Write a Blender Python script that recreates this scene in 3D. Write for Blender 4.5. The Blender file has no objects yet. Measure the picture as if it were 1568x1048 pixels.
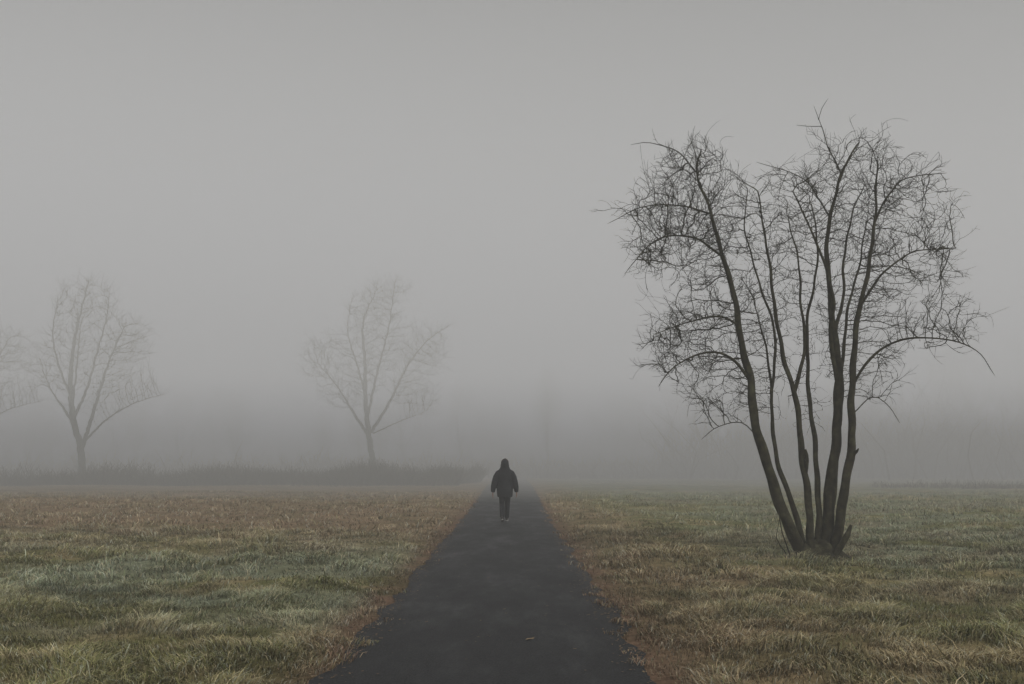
import bpy, math, random, time
import numpy as np
T0=time.time()
random.seed(4); RNG=np.random.default_rng(11)
scene=bpy.context.scene
scene.view_settings.view_transform='Standard'; scene.view_settings.look='None'; scene.view_settings.exposure=0
def link(o,parent=None):
    scene.collection.objects.link(o)
    if parent: o.parent=parent
    return o
def empty(name,loc=(0,0,0)):
    e=bpy.data.objects.new(name,None); e.location=loc; e.empty_display_size=.3; return link(e)
# ------------------------------------------------ fbm
def _h(ix,iy,s):
    n=(ix.astype(np.int64)*374761393+iy.astype(np.int64)*668265263+s*974634777)&0xffffffff
    n=((n^(n>>13))*1274126177)&0xffffffff
    return ((n^(n>>16))&0xffff)/65535.0
def vnoise(x,y,s=0):
    x=np.asarray(x,float);y=np.asarray(y,float)
    ix=np.floor(x);iy=np.floor(y);fx=x-ix;fy=y-iy
    fx=fx*fx*(3-2*fx);fy=fy*fy*(3-2*fy)
    a=_h(ix,iy,s);b=_h(ix+1,iy,s);c=_h(ix,iy+1,s);d=_h(ix+1,iy+1,s)
    return (a*(1-fx)+b*fx)*(1-fy)+(c*(1-fx)+d*fx)*fy
def fbm(x,y,s=0,o=4):
    t=0;a=.5;m=0
    for i in range(o):
        t=t+a*vnoise(x*2**i+17.3*i,y*2**i-9.1*i,s+i);m+=a;a*=.5
    return t/m
def sstep(a,b,x):
    t=np.clip((x-a)/(b-a),0,1);return t*t*(3-2*t)
# ------------------------------------------------ materials
def mat(name):
    m=bpy.data.materials.new(name);m.use_nodes=True
    nt=m.node_tree;return m,nt,nt.nodes,nt.links,nt.nodes['Principled BSDF']
def ramp(n,stops):
    r=n.new('ShaderNodeValToRGB');e=r.color_ramp.elements
    while len(e)<len(stops): e.new(.5)
    for k,(p,c) in enumerate(stops):
        e[k].position=p;e[k].color=(*c,1)
    return r
def noise_mat(name,stops,scale,rough=.9,bump=.3,bscale=None,dist=.01,spec=.2):
    m,nt,n,l,b=mat(name)
    tc=n.new('ShaderNodeTexCoord');t=n.new('ShaderNodeTexNoise');t.inputs['Scale'].default_value=scale;t.inputs['Detail'].default_value=6
    l.new(tc.outputs['Object'],t.inputs['Vector']);r=ramp(n,stops);l.new(t.outputs['Fac'],r.inputs[0]);l.new(r.outputs[0],b.inputs['Base Color'])
    t2=n.new('ShaderNodeTexNoise');t2.inputs['Scale'].default_value=bscale or scale*4;t2.inputs['Detail'].default_value=4
    l.new(tc.outputs['Object'],t2.inputs['Vector'])
    bp=n.new('ShaderNodeBump');bp.inputs['Strength'].default_value=bump;bp.inputs['Distance'].default_value=dist
    l.new(t2.outputs['Fac'],bp.inputs['Height']);l.new(bp.outputs[0],b.inputs['Normal'])
    b.inputs['Roughness'].default_value=rough;b.inputs['Specular IOR Level'].default_value=spec
    return m
# ------------------------------------------------ terrain
PC=-0.17
def pathhalf(y): return 1.27+0.4*sstep(25,75,y)
def height(x,y):
    d=np.abs(x-PC)-pathhalf(y)
    f=sstep(0.0,1.2,d)
    near=1-sstep(60,140,np.hypot(x,y))
    h=(fbm(x*.16,y*.16,3,2)-.5)*.22*sstep(.3,6,d)
    h=h+(fbm(x*1.7,y*1.7,7,3)-.35)*.17*f*near
    h=h+.03*f
    h=h+sstep(110,330,y)*22*sstep(-60,160,x)+sstep(150,420,y)*6
    return h
def gz(x,y): return float(height(np.array([float(x)]),np.array([float(y)]))[0])
def gcol(x,y):
    n1=fbm(x*.35,y*.6,21,4);n2=fbm(x*1.6,y*2.2,31,3);n3=fbm(x*.12,y*.22,41,3);n4=fbm(x*.9,y*1.1,141,3)
    green=np.array([.175,.195,.072]);frost=np.array([.255,.285,.190]);tan=np.array([.345,.280,.155]);rust=np.array([.285,.200,.130]);ol=np.array([.245,.222,.095])
    dR=x-PC-1.29; left=x<0
    rust_w=np.where(left, sstep(14,26,y+9*(n3-.5)*2+5*(n1-.5)), sstep(3.0,.4,dR+4*(n1-.5))*.75+sstep(.56,.70,n1)*.45 )
    rust_w=rust_w*(.45+.9*n4)
    verge=np.exp(-(np.clip(np.abs(x-PC)-1.27,0,9)/.36)**2)*(.35+1.1*n2)
    frost_w=np.where(left, sstep(26,15,y)*sstep(7.5,12,y)*sstep(.34,.66,n1+.35*(n2-.5)), sstep(9,16,y)*sstep(1.6,5,dR)*sstep(.34,.56,n1)*.9)*(.40+.9*n2)
    tan_w=sstep(.45,.68,n2)*.8+np.where(left,0,sstep(12,7,y)*sstep(.4,.6,n3)*.4)
    c=ol[None]*(1-n3[:,None])+green[None]*n3[:,None]
    def mx(c,d,w): w=np.clip(w,0,1)[:,None];return c*(1-w)+d[None]*w
    c=mx(c,tan,tan_w);c=mx(c,frost,frost_w);c=mx(c,rust,np.clip(rust_w,0,1)*.85);c=mx(c,np.array([.215,.140,.095]),verge)
    c=c*(.46+.66*n2+.36*n4)[:,None]
    return np.clip(c,0,1)
def setcol(me,cols):
    a=me.color_attributes.new('Col','FLOAT_COLOR','POINT')
    buf=np.ones((len(cols),4),np.float32);buf[:,:3]=cols;a.data.foreach_set('color',buf.ravel())
def mesh_np(name,v,f,cols=None,m=None,smooth=False):
    me=bpy.data.meshes.new(name);v=np.asarray(v,np.float32);f=np.asarray(f,np.int32)
    k=f.shape[1]
    me.vertices.add(len(v));me.vertices.foreach_set('co',v.ravel())
    me.loops.add(f.size);me.loops.foreach_set('vertex_index',f.ravel())
    me.polygons.add(len(f));me.polygons.foreach_set('loop_start',np.arange(0,f.size,k,dtype=np.int32))
    me.update(calc_edges=True)
    if smooth: me.polygons.foreach_set('use_smooth',np.ones(len(f),bool))
    if cols is not None: setcol(me,cols)
    if m: me.materials.append(m)
    return bpy.data.objects.new(name,me)
def grid(xs,ys,zf,name,m,col=True):
    X,Y=np.meshgrid(xs,ys);x=X.ravel();y=Y.ravel();z=zf(x,y)
    nx=len(xs);ny=len(ys);i=np.arange(nx*ny).reshape(ny,nx)
    f=np.stack([i[:-1,:-1],i[:-1,1:],i[1:,1:],i[1:,:-1]],-1).reshape(-1,4)
    return mesh_np(name,np.stack([x,y,z],1),f,gcol(x,y) if col else None,m,True)
m,nt,n,l,b=mat('turf')
at=n.new('ShaderNodeAttribute');at.attribute_name='Col'
tc=n.new('ShaderNodeTexCoord')
t=n.new('ShaderNodeTexNoise');t.inputs['Scale'].default_value=9;t.inputs['Detail'].default_value=8;t.inputs['Roughness'].default_value=.7
l.new(tc.outputs['Object'],t.inputs['Vector']);r=ramp(n,[(.3,(.42,.40,.38)),(.7,(1.15,1.12,1.08))]);l.new(t.outputs['Fac'],r.inputs[0])
mx=n.new('ShaderNodeMixRGB');mx.blend_type='MULTIPLY';mx.inputs[0].default_value=1
l.new(at.outputs['Color'],mx.inputs[1]);l.new(r.outputs[0],mx.inputs[2]);l.new(mx.outputs[0],b.inputs['Base Color'])
bp=n.new('ShaderNodeBump');bp.inputs['Strength'].default_value=.8;bp.inputs['Distance'].default_value=.06;l.new(t.outputs['Fac'],bp.inputs['Height']);l.new(bp.outputs[0],b.inputs['Normal'])
b.inputs['Roughness'].default_value=1;b.inputs['Specular IOR Level'].default_value=.05
TURF=m
u=np.linspace(-1,1,461);xs=np.sinh(u*4.2)/math.sinh(4.2)*420
ys=np.concatenate([np.linspace(-60,4,20)[:-1],np.linspace(4,30,260)[:-1],np.geomspace(30,600,170)])
link(grid(xs,ys,height,'ground',TURF))
# path
ys2=np.concatenate([np.linspace(-60,5,60)[:-1],np.linspace(5,40,600)[:-1],np.geomspace(40,220,120)])
cs=np.array([-1,-.93,-.8,-.5,0,.5,.8,.93,1])
hw=pathhalf(ys2)
eL=(fbm(ys2*1.6,ys2*0+3.1,51,5)-.5)*.30;eR=(fbm(ys2*1.6,ys2*0+8.1,61,5)-.5)*.30
X=PC+cs[None]*hw[:,None]+np.where(cs[None]<0,eL[:,None],eR[:,None])*np.abs(cs[None])**6
Yv=np.repeat(ys2[:,None],len(cs),1)
far_=(sstep(110,330,Yv)*22*sstep(-60,160,X)+sstep(150,420,Yv)*6)
Zv=.012+.02*(1-cs[None]**2)+far_+(fbm(X*.6,Yv*.6,77,2)-.5)*.012
PV=np.stack([X,Yv,Zv],-1).reshape(-1,3);i=np.arange(len(PV)).reshape(len(ys2),len(cs))
PF=np.stack([i[:-1,:-1],i[:-1,1:],i[1:,1:],i[1:,:-1]],-1).reshape(-1,4)
m,nt,n,l,b=mat('asphalt')
tc=n.new('ShaderNodeTexCoord')
mp=n.new('ShaderNodeMapping');mp.inputs['Scale'].default_value=(1.5,.45,1);l.new(tc.outputs['Object'],mp.inputs['Vector'])
t=n.new('ShaderNodeTexNoise');t.inputs['Scale'].default_value=.9;t.inputs['Detail'].default_value=10;t.inputs['Roughness'].default_value=.72
l.new(mp.outputs[0],t.inputs['Vector']);r=ramp(n,[(.3,(.014,.0145,.016)),(.5,(.026,.0265,.028)),(.72,(.048,.048,.049))]);l.new(t.outputs['Fac'],r.inputs[0])
vz=n.new('ShaderNodeTexVoronoi');vz.inputs['Scale'].default_value=60;l.new(tc.outputs['Object'],vz.inputs['Vector'])
r2=ramp(n,[(.0,(3.8,3.8,3.7)),(.22,(1,1,1)),(.8,(.45,.45,.45))]);l.new(vz.outputs['Distance'],r2.inputs[0])
mx=n.new('ShaderNodeMixRGB');mx.blend_type='MULTIPLY';mx.inputs[0].default_value=1
l.new(r.outputs[0],mx.inputs[1]);l.new(r2.outputs[0],mx.inputs[2]);l.new(mx.outputs[0],b.inputs['Base Color'])
bp=n.new('ShaderNodeBump');bp.inputs['Strength'].default_value=.8;bp.inputs['Distance'].default_value=.006;l.new(vz.outputs['Distance'],bp.inputs['Height']);l.new(bp.outputs[0],b.inputs['Normal'])
r3=ramp(n,[(.35,(.48,.48,.48)),(.65,(.82,.82,.82))]);l.new(t.outputs['Fac'],r3.inputs[0]);l.new(r3.outputs[0],b.inputs['Roughness'])
b.inputs['Specular IOR Level'].default_value=.18
link(mesh_np('asphalt_path',PV,PF,None,m,True))
# ------------------------------------------------ grass blades
m,nt,n,l,b=mat('grass_blade')
at=n.new('ShaderNodeAttribute');at.attribute_name='Col';l.new(at.outputs['Color'],b.inputs['Base Color'])
b.inputs['Roughness'].default_value=.8;b.inputs['Specular IOR Level'].default_value=.15
GB=m
def blades(N,y0,y1,wmul,hmul):
    y=np.sqrt(RNG.random(N)*(y1*y1-y0*y0)+y0*y0)
    x=(RNG.random(N)*2-1)*(y*.56+1.5)
    dd=np.abs(x-PC)-pathhalf(y)
    keep=dd>(fbm(np.sign(x)*5+x*.8,y*2.5,71,4)-.62)*.8+.02
    cl=fbm(x*2.1,y*2.1,81,3)
    keep&=RNG.random(N)<(.25+1.1*sstep(.35,.65,cl))
    keep&=RNG.random(N)<(.30+.70*sstep(-.05,.55,dd))
    x=x[keep];y=y[keep];cl=cl[keep];N=len(x)
    z=np.maximum(height(x,y),.012)
    tall=RNG.random(N)<.014
    hh=(.018+.045*RNG.random(N)**1.5+.11*sstep(.45,.80,cl))*hmul
    hh=np.where(tall,hh*1.9,hh)
    d=np.abs(x-PC)-pathhalf(y);hh*=.5+.5*sstep(0,.5,d)
    az=fbm(x*.8,y*.8,181,2)*12+RNG.normal(0,1.3,N);lean=(.5+1.2*RNG.random(N))*hh
    wa=RNG.random(N)*6.283;w=(.0024+.0022*RNG.random(N))*wmul
    bx=np.cos(wa)*w;by=np.sin(wa)*w
    lx=np.cos(az)*lean;ly=np.sin(az)*lean
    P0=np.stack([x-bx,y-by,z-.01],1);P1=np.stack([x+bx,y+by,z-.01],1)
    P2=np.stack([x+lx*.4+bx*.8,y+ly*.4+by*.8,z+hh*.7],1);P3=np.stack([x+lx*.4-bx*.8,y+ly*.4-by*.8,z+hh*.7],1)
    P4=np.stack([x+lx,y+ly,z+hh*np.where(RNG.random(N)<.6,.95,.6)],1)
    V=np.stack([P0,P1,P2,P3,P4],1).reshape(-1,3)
    o=np.arange(N)*5
    F=np.concatenate([np.stack([o,o+1,o+2],1),np.stack([o,o+2,o+3],1),np.stack([o+3,o+2,o+4],1)])
    c=gcol(x,y)
    k=RNG.random(N)
    straw=np.array([.45,.375,.24]);brown=np.array([.12,.088,.055]);gr=np.array([.13,.170,.065]);fr=np.array([.40,.425,.36])
    def bl(c,msk,t,a): return np.where(msk[:,None],c*(1-a)+t*a,c)
    c=bl(c,k<.17,straw,.6);c=bl(c,(k>.17)&(k<.28),brown,.6);c=bl(c,(k>.28)&(k<.38),gr,.5);c=bl(c,(k>.39)&(k<.52)&(y<60),fr,.5)
    c=c*(.75+.6*RNG.random(N))[:,None]*(.8+.5*sstep(.4,.75,cl))[:,None]
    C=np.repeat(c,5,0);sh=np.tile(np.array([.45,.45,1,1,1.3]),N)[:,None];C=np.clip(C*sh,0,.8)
    return V,F,C
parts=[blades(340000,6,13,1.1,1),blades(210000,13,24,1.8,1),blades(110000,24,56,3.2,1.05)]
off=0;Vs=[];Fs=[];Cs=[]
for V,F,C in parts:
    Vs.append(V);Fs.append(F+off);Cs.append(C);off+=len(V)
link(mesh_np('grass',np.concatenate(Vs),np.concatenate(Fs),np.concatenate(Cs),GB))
print('T grass',time.time()-T0)
# ------------------------------------------------ trees
def catmull(P,step):
    P=[np.array(p,float) for p in P];Q=[P[0]*2-P[1]]+P+[P[-1]*2-P[-2]];out=[]
    for i in range(1,len(Q)-2):
        p0,p1,p2,p3=Q[i-1:i+3];n=max(1,int(np.linalg.norm(p2-p1)/step))
        for k in range(n):
            t=k/n;out.append(.5*((2*p1)+(-p0+p2)*t+(2*p0-5*p1+4*p2-p3)*t*t+(-p0+3*p1-3*p2+p3)*t**3))
    out.append(P[-1]);return out
def skeleton(stems,step,wig,rng,rmul=1.):
    pos=[];par=[];rad=[]
    for pts,r0,r1 in stems:
        r0*=rmul;r1*=rmul
        pl=catmull(pts,step)
        if not pos: prev=-1
        else:
            dd=np.linalg.norm(np.array(pos)-pl[0],axis=1);j=int(dd.argmin())
            prev=j if dd[j]<step*2.5 else -1
        ph=rng.random(6)*6.28
        for k,p in enumerate(pl):
            t=k/max(1,len(pl)-1);s=k*step
            w=wig*np.array([math.sin(s*5+ph[0])+.6*math.sin(s*11+ph[1]),math.sin(s*4.3+ph[2])+.6*math.sin(s*9+ph[3]),0])*min(1,s*2)
            pos.append(p+w);par.append(prev);rad.append(r0*(1-t)+r1*t);prev=len(pos)-1
    return pos,par,rad
def colonize(pos,par,rad,A,di,dk,step,iters,rng,bias=(0,0,0),jit=.25,minz=0):
    pos=[np.array(p,float) for p in pos];P=np.array(pos)
    A=np.asarray(A,float);D=np.full(len(A),1e9);I=np.zeros(len(A),int);A2=(A*A).sum(1)
    def upd(idx):
        nonlocal D,I
        for c in range(0,len(idx),600):
            ii=np.array(idx[c:c+600]);Q=np.array([pos[i] for i in ii])
            d=A2[:,None]+(Q*Q).sum(1)[None]-2*A@Q.T;k=d.argmin(1);dm=np.sqrt(np.maximum(d[np.arange(len(A)),k],0))
            b=dm<D;D[b]=dm[b];I[b]=ii[k[b]]
    upd(list(np.where(P[:,2]>minz)[0]))
    bias=np.array(bias);nch={}
    for it in range(iters):
        live=np.where(D<di)[0]
        if not len(live): break
        PI=np.array([pos[i] for i in I[live]]);v=A[live]-PI;v/=np.linalg.norm(v,axis=1)[:,None]+1e-9
        un,inv=np.unique(I[live],return_inverse=True);S=np.zeros((len(un),3));np.add.at(S,inv,v)
        S/=np.linalg.norm(S,axis=1)[:,None]+1e-9;new=[]
        J=rng.normal(0,jit,(len(un),3))
        for q_,i in enumerate(un):
            i=int(i);c_=nch.get(i,0)
            if c_>=3: continue
            v=S[q_];pr=par[i]
            if pr>=0 and c_==0 and rad[i]==0:
                w=pos[i]-pos[pr];w=w/(np.linalg.norm(w)+1e-9);v=v+.7*w
            v=v+bias+J[q_];v=v/math.sqrt(v@v+1e-9)
            pos.append(pos[i]+v*step);par.append(i);rad.append(0);nch[i]=c_+1;new.append(len(pos)-1)
        if not new: break
        upd(new)
        keep=D>dk
        A=A[keep];D=D[keep];I=I[keep];A2=A2[keep]
        if len(A)==0: break
    return pos,par,rad
def twigs(pos,par,rad,N,minz,rng,L=(.12,.35),seg=4,droop=.1,cen=None,up=0.,spread=.75,incl_stem=0,curlv=.22,outer=0):
    n0=len(pos);cand=[i for i in range(n0) if (rad[i]==0 or (0<rad[i]<incl_stem)) and pos[i][2]>minz and par[i]>=0]
    if outer:
        w=np.array([abs(pos[i][0]-.2)**2+.6*max(0,pos[i][2]-4.5)**2 for i in cand])+.2;w=w/w.sum()
    else: w=None
    for i in rng.choice(cand,min(N,len(cand)),replace=False,p=w):
        p=pos[i];d=p-pos[par[i]];d=d/(np.linalg.norm(d)+1e-9)
        d=d+rng.normal(0,spread,3)+np.array([0,0,up])
        if cen is not None:
            o=p-cen;d=d+.5*o/(np.linalg.norm(o)+1e-9)
        d=d/math.sqrt(d@d);le=rng.uniform(*L)/seg;pr=i;q=p
        curl=rng.normal(0,curlv,3)
        for k in range(seg):
            d=d+curl+np.array([0,0,-droop*(1 if k<seg-1 else -1)]);d=d/math.sqrt(d@d);q=q+d*le
            pos.append(q);par.append(pr);rad.append(0);pr=len(pos)-1
    return pos,par,rad
def tree_mesh(name,pos,par,rad,tip,ex,m,parent,maxr=.05,far=False):
    N=len(pos);ch=[[] for _ in range(N)]
    for i,p in enumerate(par):
        if p>=0: ch[p].append(i)
    R=[0]*N
    for i in range(N-1,-1,-1):
        if rad[i]>0: R[i]=rad[i]
        elif not ch[i]: R[i]=tip
        else: R[i]=min(max(sum(R[c]**ex for c in ch[i])**(1/ex),tip),maxr)
    V=[];F=[];nv=0
    stack=[(s,-1) for s in range(N) if par[s]<0]
    pos=np.array(pos)
    while stack:
        s,pp=stack.pop();chain=[s];c=s
        while ch[c]:
            nx=max(ch[c],key=lambda k:(rad[k]>0 and rad[c]>0,R[k]))
            for o in ch[c]:
                if o!=nx: stack.append((o,c))
            chain.append(nx);c=nx
        rr=[R[k] for k in chain];idx=chain
        if pp>=0: idx=[pp]+chain;rr=[min(rr[0]*1.25,R[pp])]+rr
        if len(idx)<2: continue
        rr[-1]*=.5
        big=max(rr);ns=3 if far and big<.08 else (10 if big>.03 else (6 if big>.012 else 3))
        T=pos[idx];rr=np.array(rr)
        dT=np.empty_like(T);dT[0]=T[1]-T[0];dT[-1]=T[-1]-T[-2]
        if len(T)>2: dT[1:-1]=T[2:]-T[:-2]
        dT/=np.linalg.norm(dT,axis=1)[:,None]+1e-9
        up=np.array([.3,.9,.1]) if abs(dT[0][1])<.8 else np.array([1,0,0.])
        K=len(idx);AA=np.empty((K,3));BB=np.empty((K,3))
        if ns==3:
            AA=np.cross(dT,up);AA/=np.linalg.norm(AA,axis=1)[:,None]+1e-9;BB=np.cross(AA,dT)
        else:
            for k in range(K):
                a=np.cross(dT[k],up);a/=math.sqrt(a@a)+1e-9;up=np.cross(a,dT[k]);AA[k]=a;BB[k]=up
        an=2*math.pi*np.arange(ns)/ns
        rk=rr[:,None]*np.ones((1,ns))
        if big>.03 and not far: rk=rk*(1+.10*np.sin(an[None]*3+np.arange(K)[:,None]*.35)+.06*np.sin(an[None]*2-np.arange(K)[:,None]*.8))
        V.append((T[:,None]+AA[:,None]*(np.cos(an)[None,:,None]*rk[...,None])+BB[:,None]*(np.sin(an)[None,:,None]*rk[...,None])).reshape(-1,3))
        g=nv+np.arange(K*ns).reshape(K,ns);g2=np.roll(g,-1,1)
        F.append(np.stack([g[:-1],g2[:-1],g2[1:],g[1:]],-1).reshape(-1,4));nv+=K*ns
    o=mesh_np(name,np.concatenate(V),np.concatenate(F),None,m,True)
    link(o,parent);return o
def ell(cx,cy,cz,rx,ry,rz,N,rng,shell=.6):
    v=rng.normal(size=(N,3));v/=np.linalg.norm(v,axis=1)[:,None];r=rng.random(N)**(shell*.6)
    return v*r[:,None]*np.array([rx,ry,rz])+np.array([cx,cy,cz])
bark=noise_mat('bark',[(.3,(.016,.014,.009)),(.55,(.042,.038,.022)),(.75,(.085,.083,.046))],9,.95,.9,45,.015,.08)
TX,TY=5.04,16.8
def L(px,py,d=0):
    h=862-py;x=TX+(px-1250)*(.01083+.0000009*h);z=h*(.01070+.00000076*h);k=1+d/TY
    return (x*k-TX,d,(z-1.6)*k+1.6 if h>5 else z)
stems=[
([L(1232,872,-.05),L(1222,840,-.05),L(1205,800,-.12),L(1186,740,-.2),L(1172,690,-.25),L(1163,640,-.3),L(1158,590,-.3),L(1150,540,-.3),L(1141,480,-.25),L(1130,420,-.2),L(1115,365,-.1),L(1103,315,0),L(1088,270,.05),L(1097,235,.05)],.092,.011),
([L(1240,872,.1),L(1230,830,.15),L(1218,785,.25),L(1203,740,.3),L(1193,690,.35),L(1189,640,.4),L(1192,600,.4),L(1184,540,.5),L(1172,480,.6)],.05,.008),
([L(1246,872,-.1),L(1243,820,-.15),L(1238,750,-.25),L(1233,680,-.3),L(1225,605,-.3),L(1212,560,-.35),L(1203,500,-.4),L(1196,430,-.4),L(1189,360,-.3),L(1180,300,-.3)],.060,.009),
([L(1225,610,-.3),L(1237,570,-.25),L(1245,520,-.2),L(1240,460,-.15),L(1238,395,-.1),L(1225,340,0)],.03,.008),
([L(1252,872,0),L(1255,800,.05),L(1256,720,.2),L(1250,640,.3),L(1247,570,.3),L(1250,500,.35),L(1262,440,.4),L(1270,380,.4),L(1262,320,.4)],.050,.009),
([L(1262,872,.05),L(1268,810,.0),L(1278,740,-.05),L(1287,670,-.1),L(1294,600,-.1),L(1291,530,-.1),L(1286,460,-.1),L(1283,400,-.05),L(1290,340,0),L(1304,290,0),L(1322,250,.05),L(1338,225,.05)],.092,.012),
([L(1272,872,-.1),L(1286,810,-.15),L(1300,745,-.25),L(1309,690,-.3),L(1313,630,-.35),L(1317,560,-.4),L(1330,480,-.5),L(1347,415,-.5),L(1357,350,-.4),L(1362,300,-.3),L(1366,260,-.2)],.076,.011),
([L(1268,872,.2),L(1275,800,.3),L(1284,720,.4),L(1294,640,.5),L(1302,560,.55),L(1310,490,.6),L(1330,420,.7),L(1345,350,.8)],.05,.009),
([L(1293,600,-.1),L(1284,530,-.35),L(1290,470,-.5),L(1276,400,-.6),L(1255,350,-.6),L(1235,300,-.5)],.036,.009),
([L(1190,610,.4),L(1198,560,.3),L(1196,500,.2),L(1175,430,.1),L(1160,360,.1),L(1165,300,.1)],.024,.007),
([L(1291,520,-.1),L(1305,460,.2),L(1310,400,.4),L(1322,340,.5),L(1345,290,.5)],.028,.008),
([L(1314,600,-.35),L(1345,555,-.5),L(1385,530,-.6),L(1430,525,-.7),L(1480,532,-.7),L(1512,550,-.7),L(1534,583,-.7)],.022,.004),
([L(1330,478,-.5),L(1365,430,-.7),L(1410,395,-.8),L(1450,390,-.8),L(1482,388,-.8)],.020,.005),
([L(1357,350,-.4),L(1380,305,-.4),L(1410,280,-.3),L(1470,272,-.3)],.016,.005),
([L(1158,590,-.3),L(1132,556,-.5),L(1095,547,-.6),L(1050,565,-.7),L(1018,600,-.7)],.023,.005),
([L(1144,505,-.27),L(1115,492,-.4),L(1070,500,-.5),L(1015,520,-.6)],.019,.005),
([L(1126,402,-.15),L(1080,372,-.3),L(1030,372,-.4),L(990,405,-.5),L(972,428,-.5)],.019,.005),
([L(1108,335,0),L(1060,322,.1),L(1000,325,.2),L(950,350,.2)],.016,.004),
([L(1092,275,.05),L(1060,240,.1),L(1020,225,.2),L(990,228,.2)],.013,.004),
([L(1310,275,0),L(1290,225,.05),L(1280,195,.05),L(1270,168,.05)],.013,.004),
([L(1281,200,.05),L(1262,200,.0),L(1243,198,.0)],.006,.004),
([L(1278,190,.05),L(1284,172,.1),L(1294,157,.1)],.006,.004),
([L(1170,682,-.25),L(1145,655,-.3),L(1110,660,-.35),L(1080,680,-.35)],.010,.004),
([L(1315,640,-.35),L(1345,615,-.4),L(1370,630,-.5),L(1385,655,-.5)],.010,.004),
([L(1304,290,0),L(1330,240,.5),L(1370,215,.6)],.012,.004),
([L(1290,340,0),L(1250,280,.6),L(1180,255,.7)],.013,.004),
([L(1270,868,-.25),L(1285,845,-.3),L(1297,825,-.33),L(1304,810,-.35)],.05,.042),
([L(1238,735,-.27),L(1242,712,-.36),L(1240,695,-.38)],.028,.024),
([L(1312,705,-.3),L(1318,698,-.38),L(1321,694,-.4)],.02,.018),
([L(1215,870,-.2),L(1205,840,-.25),L(1196,812,-.3),L(1193,785,-.3)],.012,.006),
([L(1210,872,.1),L(1202,850,.1),L(1190,830,.1),L(1196,800,.15)],.01,.004),
]
NT=empty('multi_stemmed_tree',(TX,TY,gz(TX,TY)))
rng=np.random.default_rng(5)
pos,par,rad=skeleton(stems,.09,.012,rng,1.13)
def E(px,py,d,rx,ry,rz,N):
    c=L(px,py,d);return ell(c[0],c[1],c[2],rx*.0112,ry,rz*.0111,int(N*.82),rng)
A=np.concatenate([E(1085,322,0,80,1.3,88,600),E(1072,400,-.2,76,1.3,62,360),E(1078,540,-.2,66,1.1,78,440),E(1145,450,0,85,1.5,180,520),
  E(1225,380,0,90,1.6,112,600),E(1320,312,0,85,1.6,88,740),E(1385,380,0,92,1.5,98,720),E(1400,500,-.2,85,1.3,65,400),E(1300,480,0,90,1.5,130,480),
  E(1125,620,-.1,40,.8,45,110),E(1215,560,0,90,1.2,110,230),E(1345,580,0,50,.9,50,130),E(995,335,.1,28,.5,22,40),E(1460,510,-.6,45,.8,35,45),E(1430,290,-.3,40,.6,25,60)])
pos,par,rad=colonize(pos,par,rad,A,.85,.17,.07,100,rng,(0,0,.22),.26,1.7)
n1_=len(pos);cen=np.array([0.2,0,3.0])
pos,par,rad=twigs(pos,par,rad,520,1.8,rng,(.25,.55),6,.05,cen,.15,.5,0,.2,1)
pos,par,rad=twigs(pos,par,rad,4600,1.8,rng,(.14,.38),5,.02,cen,.22,.6)
pos,par,rad=twigs(pos,par,rad,5600,2.0,rng,(.06,.18),3,.0,cen,.3,.75)
pos,par,rad=twigs(pos,par,rad,260,1.6,rng,(.2,.6),5,.0,None,.6,.9,.06)
print('near tree nodes',n1_,len(pos),'T',time.time()-T0)
tree_mesh('branches',pos,par,rad,.0026,2.75,bark,NT,.019)
V=[];F=[];ns=28;rings=[(.62,-.08),(.48,.0),(.39,.06),(.32,.14),(.26,.23),(.16,.29),(0.02,.30)]
for k,(r_,z_) in enumerate(rings):
    for q in range(ns):
        a=6.283*q/ns;rr=r_*(1+.18*math.sin(a*5+1)+.1*math.sin(a*9)) 
        V.append((rr*math.cos(a)*1.0+.04,rr*math.sin(a)*.75,z_+.03*math.sin(a*4)))
for k in range(len(rings)-1):
    for q in range(ns): F.append((k*ns+q,k*ns+(q+1)%ns,(k+1)*ns+(q+1)%ns,(k+1)*ns+q))
link(mesh_np('root_flare',V,F,None,bark,True),NT)

farbark=noise_mat('far_bark',[(.3,(.025,.022,.017)),(.7,(.05,.045,.035))],4,.95,.4)
def fartree(loc,stemsF,Es,seed,step=.28,s=.0525,px0=125,py0=742,N2=7000):
    rng=np.random.default_rng(seed)
    def P(px,py,d=0): return ((px-px0)*s,d,(py0-py)*s)
    st=[([P(*p) for p in a],r0,r1) for a,r0,r1 in stemsF]
    pos,par,rad=skeleton(st,step,.03,rng)
    A=np.concatenate([ell((x-px0)*s,d,(py0-y)*s,rx*s,ry,rz*s,int(N*2.0),rng,.9) for x,y,d,rx,ry,rz,N in Es])
    pos,par,rad=colonize(pos,par,rad,A,2.6,.5,.26,80,rng,(0,0,.32),.2,3.0)
    pos,par,rad=twigs(pos,par,rad,N2,3,rng,(.5,1.5),4,.0,np.array([0,0,4.]),.35,.5,.06,.1)
    print('far nodes',len(pos),time.time()-T0)
    e=empty('bare_tree',loc);tree_mesh('crown',pos,par,rad,.0112,2.75,farbark,e,.07,True);return e
T1=[([(125,745,0),(123,715,0),(118,680,0),(105,640,0),(98,580,0),(98,520,.3),(108,460,.3),(118,425,0)],.32,.04),
 ([(120,690,0),(135,650,-.5),(150,600,-.8),(165,550,-1),(185,500,-1)],.18,.04),
 ([(112,660,0),(90,630,.5),(65,600,.8),(48,570,1)],.14,.03),
 ([(125,675,0),(150,640,1),(190,615,1.2),(235,600,1.5)],.10,.02),
 ([(106,640,0),(120,590,.6),(130,530,1),(137,480,1.5),(140,440,1.5)],.14,.03),
 ([(102,610,0),(84,560,-.6),(75,510,-1),(80,460,-1)],.11,.03),
 ([(116,680,0),(112,630,-1),(118,570,-1.4),(122,500,-1.6)],.12,.03)]
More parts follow.
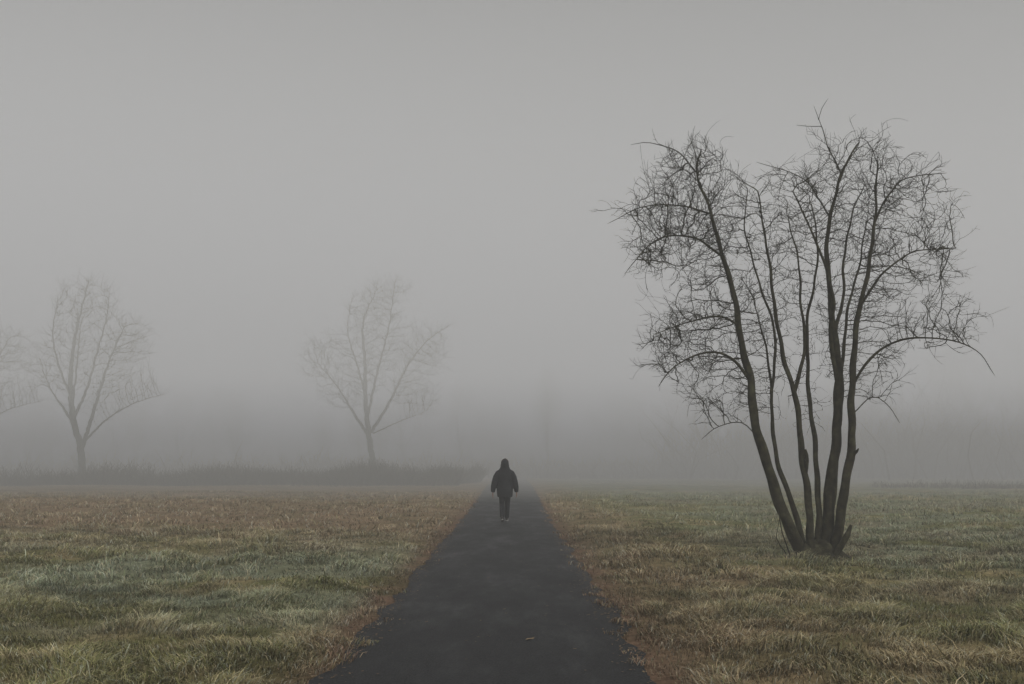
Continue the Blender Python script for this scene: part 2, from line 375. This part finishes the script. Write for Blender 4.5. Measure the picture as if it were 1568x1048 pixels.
E1=[(115,470,0,55,3,50,260),(90,540,0,50,2.6,60,170),(180,530,0,45,2.6,50,230),(60,570,0,35,2,40,80),(190,590,0,45,2,28,90),(140,580,0,70,2.5,70,200)]
t1=fartree((-34.6,81,gz(-34.6,81)-.1),T1,E1,1)
T2=[([(575,745,0),(574,710,0),(568,672,0),(562,620,0),(560,560,0),(556,500,0),(575,450,0)],.32,.04),
 ([(568,672,0),(545,640,.5),(515,595,1),(485,560,1)],.16,.03),
 ([(572,665,0),(600,620,-.5),(625,570,-1),(655,530,-1),(690,505,-1)],.16,.03),
 ([(575,668,0),(610,650,1),(650,635,1)],.08,.02),
 ([(566,640,0),(580,580,-.8),(597,510,-1),(605,445,-1)],.14,.03),
 ([(562,610,0),(545,560,.8),(530,510,1),(535,460,1)],.11,.03)]
E2=[(575,485,0,45,3,45,260),(595,450,0,35,2,22,90),(500,560,0,40,2.6,45,180),(645,545,0,45,2.8,45,270),(575,560,0,60,3,60,200),(640,610,0,40,2.2,30,100),(530,610,0,45,2,30,90)]
t2=fartree((-12.6,91,gz(-12.6,91)-.1),T2,E2,2,s=.0604,px0=575,py0=742)
def inst(src,name,loc,rz,sc,parent=None):
    me=src.children[0].data
    if parent is None:
        e=empty(name,loc);o=bpy.data.objects.new('crown',me);link(o,e)
    else:
        o=bpy.data.objects.new(name,me);o.location=loc;link(o,parent)
    o.rotation_euler=(0,0,rz);o.scale=(sc,sc,sc*random.uniform(.9,1.1));return o
inst(t1,'bare_tree',(-46.8,85,gz(-46.8,85)-.1),.35,1.03)
# distant wood
WD=empty('distant_forest')
for k in range(40):
    x=-125+270*(k+random.random())/40;y=random.uniform(152,172)
    sc=.6+.3*random.random()+.35*float(sstep(5,50,x))
    inst(random.choice([t1,t2]),'crown_%d'%k,(x,y,gz(x,y)-.3),random.uniform(0,6.28),sc,WD)
def scrub(name,segs,N,rng,colr,wid=(.012,.03),spread=1.1,parent=None,rough=1.):
    S=np.array(segs)[rng.integers(len(segs),size=N)]
    t=rng.random(N);x=S[:,0]+(S[:,2]-S[:,0])*t;y=S[:,1]+(S[:,3]-S[:,1])*t+rng.normal(0,spread,N)
    top=S[:,4]*((.25+1.2*fbm(x*.28,y*.1,91,3))*(.45+1.0*fbm(x*1.2,y*0+.5,95,2))*rough+(1-rough)*.9)
    p=np.stack([x,y,height(x,y)-.05],1);d=np.stack([rng.normal(0,.35,N),rng.normal(0,.35,N),np.ones(N)],1)
    le=top*rng.uniform(.4,1.2,N)/3;w=rng.uniform(*wid,N);V=[]
    for k in range(4):
        ww=(w*(1-k/4.2))[:,None];V.append(p+ww*np.array([-1,0,0]));V.append(p+ww*np.array([1,.7,0]))
        d/=np.linalg.norm(d,axis=1)[:,None];p=p+d*le[:,None];d=d+np.stack([rng.normal(0,.45,N),rng.normal(0,.45,N),-.22*np.ones(N)],1)
    V=np.stack(V,1).reshape(-1,3);b0=np.arange(N)*8
    F=np.concatenate([np.stack([b0+2*k,b0+2*k+1,b0+2*k+3,b0+2*k+2],1) for k in range(3)])
    return link(mesh_np(name,V,F,None,colr),parent)
scr=noise_mat('scrub_stems',[(.3,(.030,.022,.014)),(.7,(.078,.053,.033))],.5,.95,.2)
dry=noise_mat('dry_stalk',[(.3,(.11,.075,.045)),(.7,(.22,.16,.09))],.5,.95,.2)
rng=np.random.default_rng(9)
scrub('bramble_hedge',[(-64,77,-30,76,2.1),(-36,76,-20,77,1.9),(-20,77,-4,77,2.1),(-14,78,-5,78,2.2),(-26,77,-12,77,1.9),(-5,78,-2.8,90,1.8),(-64,75,-5,75,1.3)],27000,rng,scr,(.010,.028),1.7,None,.75)
scrub('bramble_hedge',[(24,66,36,64,.8),(30,65,52,68,.8),(3,112,30,104,1.4)],2200,rng,scr)
scrub('dry_weeds',[(6,15,11,17,.30),(2,9,6,12,.16),(-9,12,-3,16,.16),(4,16,6.2,17.2,.28),(8,12,13,22,.22),(-16,18,-5,26,.2)],520,rng,dry,(.0018,.0035),1.0)
scrub('understorey',[(-130,124,-20,122,4),(-30,128,40,128,3.5),(18,122,130,116,10),(30,130,140,126,13),(40,122,130,116,10)],15000,rng,scr,(.05,.15),7,WD,.4)
# ------------------------------------------------ walker
W=empty('walking_person',(-.2,28.1,.03))
def loft(pts,radii,ns=16,up=(0,1,0),cap=True):
    V=[];F=[];T=np.array(pts,float);d=np.gradient(T,axis=0);d/=np.linalg.norm(d,axis=1)[:,None];up=np.array(up,float)
    for k in range(len(T)):
        a=np.cross(up,d[k]);a/=np.linalg.norm(a);b_=np.cross(d[k],a);r=radii[k]
        rx,ry=(r if isinstance(r,tuple) else (r,r))
        for q in range(ns):
            an=6.28318*q/ns;V.append(T[k]+a*math.cos(an)*rx+b_*math.sin(an)*ry)
    for k in range(len(T)-1):
        for q in range(ns): F.append((k*ns+q,k*ns+(q+1)%ns,(k+1)*ns+(q+1)%ns,(k+1)*ns+q))
    if cap: F.append(tuple(range(ns))[::-1]);F.append(tuple(range((len(T)-1)*ns,len(T)*ns)))
    return [tuple(v) for v in V],F
def join(name,ps,m,parent,voxel=.012,sm=4):
    V=[];F=[]
    for v,f in ps:
        o=len(V);V+=v;F+=[tuple(i+o for i in q) for q in f]
    me=bpy.data.meshes.new(name);me.from_pydata(V,[],F);me.materials.append(m);ob=bpy.data.objects.new(name,me)
    link(ob,parent)
    if voxel:
        r=ob.modifiers.new('r','REMESH');r.mode='VOXEL';r.voxel_size=voxel;r.use_smooth_shade=True
        s=ob.modifiers.new('s','SMOOTH');s.iterations=sm;s.factor=.5
    return ob
def ball(c,r,n=12):
    pts=[];rad=[]
    for k in range(n):
        t=-math.cos(math.pi*(k+.3)/(n-.4));pts.append((c[0],c[1],c[2]+t*r[2]));q=math.sqrt(max(0,1-t*t));rad.append((r[0]*q+1e-4,r[1]*q+1e-4))
    return loft(pts,rad,16)
jk=noise_mat('jacket_cloth',[(.3,(.007,.008,.009)),(.7,(.018,.019,.022))],6,.75,.7,14,.03)
tr=noise_mat('trouser_cloth',[(.3,(.007,.008,.010)),(.7,(.013,.014,.017))],8,.85,.4,25,.015)
sk=noise_mat('skin',[(.3,(.30,.18,.13)),(.7,(.38,.23,.17))],12,.6,.1)
sh=noise_mat('shoe_leather',[(.3,(.02,.018,.017)),(.7,(.04,.035,.03))],12,.6,.2)
so=noise_mat('shoe_sole',[(.3,(.30,.29,.27)),(.7,(.42,.41,.38))],12,.8,.2)
fu=noise_mat('fur_trim',[(.3,(.05,.038,.027)),(.7,(.13,.10,.07))],40,.95,1,90,.02)
torso=loft([(0,-.01,.66),(0,-.01,.72),(0,-.01,.84),(0,-.01,.96),(0,0,1.08),(0,0,1.20),(0,.0,1.30),(0,.0,1.37),(0,.0,1.43),(0,.0,1.49),(0,.0,1.54)],[(.205,.16),(.218,.17),(.228,.178),(.230,.175),(.228,.165),(.232,.165),(.220,.16),(.192,.145),(.158,.13),(.125,.118),(.095,.095)],24)
armL=[(-.12,0,1.36),(-.18,-.005,1.31),(-.240,-.02,1.20),(-.285,-.035,1.06),(-.318,-.03,.93),(-.333,.0,.80)]
armR=[(.12,0,1.36),(.18,.0,1.31),(.238,-.0,1.20),(.280,.0,1.06),(.312,.03,.93),(.325,.07,.805)]
ar=[.080,.096,.096,.088,.076,.058]
hoodp=loft([(0,.01,1.38),(0,.0,1.45),(0,-.012,1.52),(0,-.018,1.59),(0,-.008,1.65),(0,.012,1.69),(0,.03,1.708)],[(.155,.13),(.135,.122),(.122,.125),(.112,.122),(.086,.10),(.05,.06),(.015,.02)],20)
join('jacket',[torso,loft(armL,ar,14),loft(armR,ar,14),hoodp],jk,W,.011,7)
headp=[ball((0,.055,1.585),(.073,.09,.115)),loft([(0,.13,1.61),(0,.158,1.585),(0,.15,1.567)],[.008,.015,.012],8,(0,0,1)) ,loft([(0,.0,1.44),(0,.02,1.50),(0,.03,1.56)],[.058,.055,.055],12),
 ball((-.076,.045,1.585),(.012,.02,.032),8),ball((.076,.045,1.585),(.012,.02,.032),8)]
join('head',headp,sk,W,.006,2)
for sx in(-1,1):
    join('eye',[ball((sx*.032,.135,1.60),(.012,.008,.007),8)],tr,W,0)
join('mouth',[loft([(-.025,.135,1.535),(0,.146,1.533),(.025,.135,1.535)],[(.003,.003),(.006,.006),(.003,.003)],8,(0,0,1))],fu,W,0)
ring=[]
for k in range(25):
    a=6.28318*k/24;ring.append((.092*math.sin(a),.075-.012*math.cos(a),1.602+.115*math.cos(a)))
join('hood_trim',[loft(ring,[.017]*25,8,(0,1,.01),False)],fu,W,0)
def leg(hip,knee,ank):
    h,k,a=map(np.array,(hip,knee,ank));P=[h+np.array([0,0,.06]),h*.75+k*.25,h*.4+k*.6,k,k*.6+a*.4,k*.25+a*.75,a]
    return loft([tuple(p) for p in P],[(.10,.11),(.095,.10),(.082,.087),(.072,.074),(.070,.072),(.066,.068),(.062,.069)],16)
aL=(-.07,-.10,.12);aR=(.055,.13,.09)
join('trousers',[leg((-.09,-.01,.86),(-.08,.01,.49),aL),leg((.09,0,.86),(.07,.09,.49),aR),loft([(0,0,.78),(0,0,.86),(0,0,.98)],[(.13,.10),(.19,.13),(.18,.13)],20)],tr,W,.01,4)
def shoe(a,pitch):
    c,s=math.cos(pitch),math.sin(pitch)
    def R(p):
        y,z=p[1],p[2];return (a[0]+p[0],a[1]+y*c-z*s,a[2]+y*s+z*c)
    up=[(0,-.07,-.02),(0,-.045,-.02),(0,.0,-.025),(0,.06,-.04),(0,.12,-.052),(0,.17,-.058),(0,.195,-.062)]
    rr=[(.02,.03),(.036,.05),(.042,.055),(.045,.038),(.047,.028),(.038,.02),(.012,.01)]
    v,f=loft(up,rr,14,(0,0,1));v=[R(p) for p in v]
    v3,f3=loft([(0,0,-.02),(0,-.005,.05)],[(.045,.05),(.046,.052)],14);v3=[R(p) for p in v3]
    join('shoe',[(v,f),(v3,f3)],sh,W,.007,2)
    so_=loft([(0,-.075,-.082),(0,-.05,-.082),(0,.05,-.082),(0,.13,-.08),(0,.19,-.075),(0,.205,-.073)],[(.02,.01),(.038,.012),(.040,.011),(.048,.011),(.036,.010),(.012,.008)],12,(0,0,1))
    join('shoe_sole',[([R(p) for p in so_[0]],so_[1])],so,W,0)
shoe(aL,-.28);shoe(aR,.06)
def hand(w,sx,fwd):
    w=np.array(w);ps=[];dn=np.array([sx*.01,fwd,-1.]);dn/=np.linalg.norm(dn)
    side=np.array([0,1,0.]);side-=dn*side.dot(dn);side/=np.linalg.norm(side);nrm=np.cross(dn,side)*sx
    nrm=nrm if nrm[0]*sx<0 else -nrm
    ps.append(loft([tuple(w-dn*.05),tuple(w),tuple(w+dn*.03),tuple(w+dn*.06),tuple(w+dn*.088)],[(.026,.022),(.026,.020),(.034,.018),(.040,.016),(.038,.013)],14,tuple(nrm)))
    for k,(o,ln) in enumerate([(.028,.068),(.010,.078),(-.010,.072),(-.028,.056)]):
        b=w+dn*.078+side*o;d=dn+side*o*4;d/=np.linalg.norm(d)
        p1=b+d*ln*.45;d2=d+nrm*.45;d2/=np.linalg.norm(d2);p2=p1+d2*ln*.32;d3=d+nrm*.9;d3/=np.linalg.norm(d3);p3=p2+d3*ln*.26
        ps.append(loft([tuple(b),tuple(p1),tuple(p2),tuple(p3)],[.0092,.0088,.008,.0062],8,tuple(side)))
    b=w+dn*.025+side*.022;p1=b+side*.028+dn*.025;p2=p1+side*.010+dn*.028+nrm*.006;p3=p2+dn*.022+nrm*.006
    ps.append(loft([tuple(b),tuple(p1),tuple(p2),tuple(p3)],[.014,.0115,.010,.007],8,tuple(nrm)))
    join('hand',ps,sk,W,.004,1)
hand((-.335,.01,.775),-1,.1);hand((.327,.085,.78),1,.2)
# fallen leaves
lm=noise_mat('dead_leaf',[(.3,(.13,.085,.05)),(.7,(.27,.20,.12))],5,.8,.2)
V=[];F=[];rng=np.random.default_rng(3)
for k in range(4600):
    side=rng.choice([-1,1]);y=rng.uniform(5,32)
    x=PC+side*(1.32-rng.normal(0,.15))if k>150 else PC+rng.uniform(-1.2,1.2)
    s=rng.uniform(.008,.022)
    if k==0: x,y,s=.16,9.2,.05
    a=rng.random()*6.28;z=.019+.02*max(0,1-((x-PC)/1.3)**2)
    if abs(x-PC)>1.25: z=max(z,gz(x,y)+.01+rng.random()*.02)
    b0=len(V)
    for q,(u_,v2,w_) in enumerate([(-1,0,.1),(-.3,.5,.5),(.5,.45,.4),(1.1,0,.9),(.4,-.5,.3),(-.4,-.45,.6)]):
        V.append((x+s*(u_*math.cos(a)-v2*math.sin(a)),y+s*(u_*math.sin(a)+v2*math.cos(a)),z+s*w_*.4))
    F+= [(b0,b0+1,b0+2,b0+3),(b0,b0+3,b0+4,b0+5)]
link(mesh_np('fallen_leaves',V,F,None,lm))
# ------------------------------------------------ fog (scattering droplets, except the glow-only upper layer; the emission term carries the multiply scattered daylight the single-scatter integrator leaves out)
FG=empty('fog_bank')
def fog(y0,z0,top,dens,em,name,scat=True,ec=(1,.98,.91),sc=(.98,.97,.925)):
    v=[(x,y,z) for x in(-450,450) for y in(y0,620) for z in(z0,top)]
    f=[(0,1,3,2),(4,6,7,5),(0,4,5,1),(2,3,7,6),(0,2,6,4),(1,5,7,3)]
    me=bpy.data.meshes.new(name);me.from_pydata(v,[],f)
    m=bpy.data.materials.new('fog_droplets_glow');m.use_nodes=True;n=m.node_tree.nodes;n.clear();l=m.node_tree.links
    o=n.new('ShaderNodeOutputMaterial')
    e=n.new('ShaderNodeEmission');e.inputs['Color'].default_value=(*ec,1);e.inputs['Strength'].default_value=dens*em
    if scat:
        s=n.new('ShaderNodeVolumeScatter');s.inputs['Density'].default_value=dens;s.inputs['Color'].default_value=(*sc,1);s.inputs['Anisotropy'].default_value=.2
        a=n.new('ShaderNodeAddShader');l.new(s.outputs[0],a.inputs[0]);l.new(e.outputs[0],a.inputs[1]);l.new(a.outputs[0],o.inputs['Volume'])
    else: l.new(e.outputs[0],o.inputs['Volume'])
    me.materials.append(m);link(bpy.data.objects.new(name,me),FG)
fog(-70,-3,30,.006,.09,'fog_thin');fog(42,-3,29,.020,.085,'fog_dense',True,(1,.96,.81),(.98,.96,.87))
fog(38,5,28.5,.024,.100,'fog_upper_glow',False,(1,.98,.90))  # added emission-only layer without droplets, brightens the higher haze
# ------------------------------------------------ light
w=bpy.data.worlds.new("World");scene.world=w;w.use_nodes=True;n=w.node_tree.nodes;l=w.node_tree.links
bg=n['Background'];st=n.new('ShaderNodeTexSky');st.sky_type='NISHITA';st.sun_disc=False;st.sun_elevation=math.radians(40);st.sun_rotation=math.radians(150);st.dust_density=4;st.air_density=1
hs=n.new('ShaderNodeHueSaturation');hs.inputs['Saturation'].default_value=.0;l.new(st.outputs[0],hs.inputs['Color']);l.new(hs.outputs[0],bg.inputs['Color']);bg.inputs['Strength'].default_value=.100
sd=bpy.data.lights.new('sun','SUN');sd.energy=.5;sd.angle=math.radians(25);sd.color=(1,.95,.87)
so_=bpy.data.objects.new('sun',sd);so_.rotation_euler=(math.radians(50),0,math.radians(30));link(so_)
c=bpy.data.cameras.new('camera');c.lens=35;c.sensor_width=36;c.clip_end=2000;co=bpy.data.objects.new('camera',c);co.location=(0,0,1.6);co.rotation_euler=(math.radians(97),0,0);link(co);scene.camera=co
print('T end',time.time()-T0)
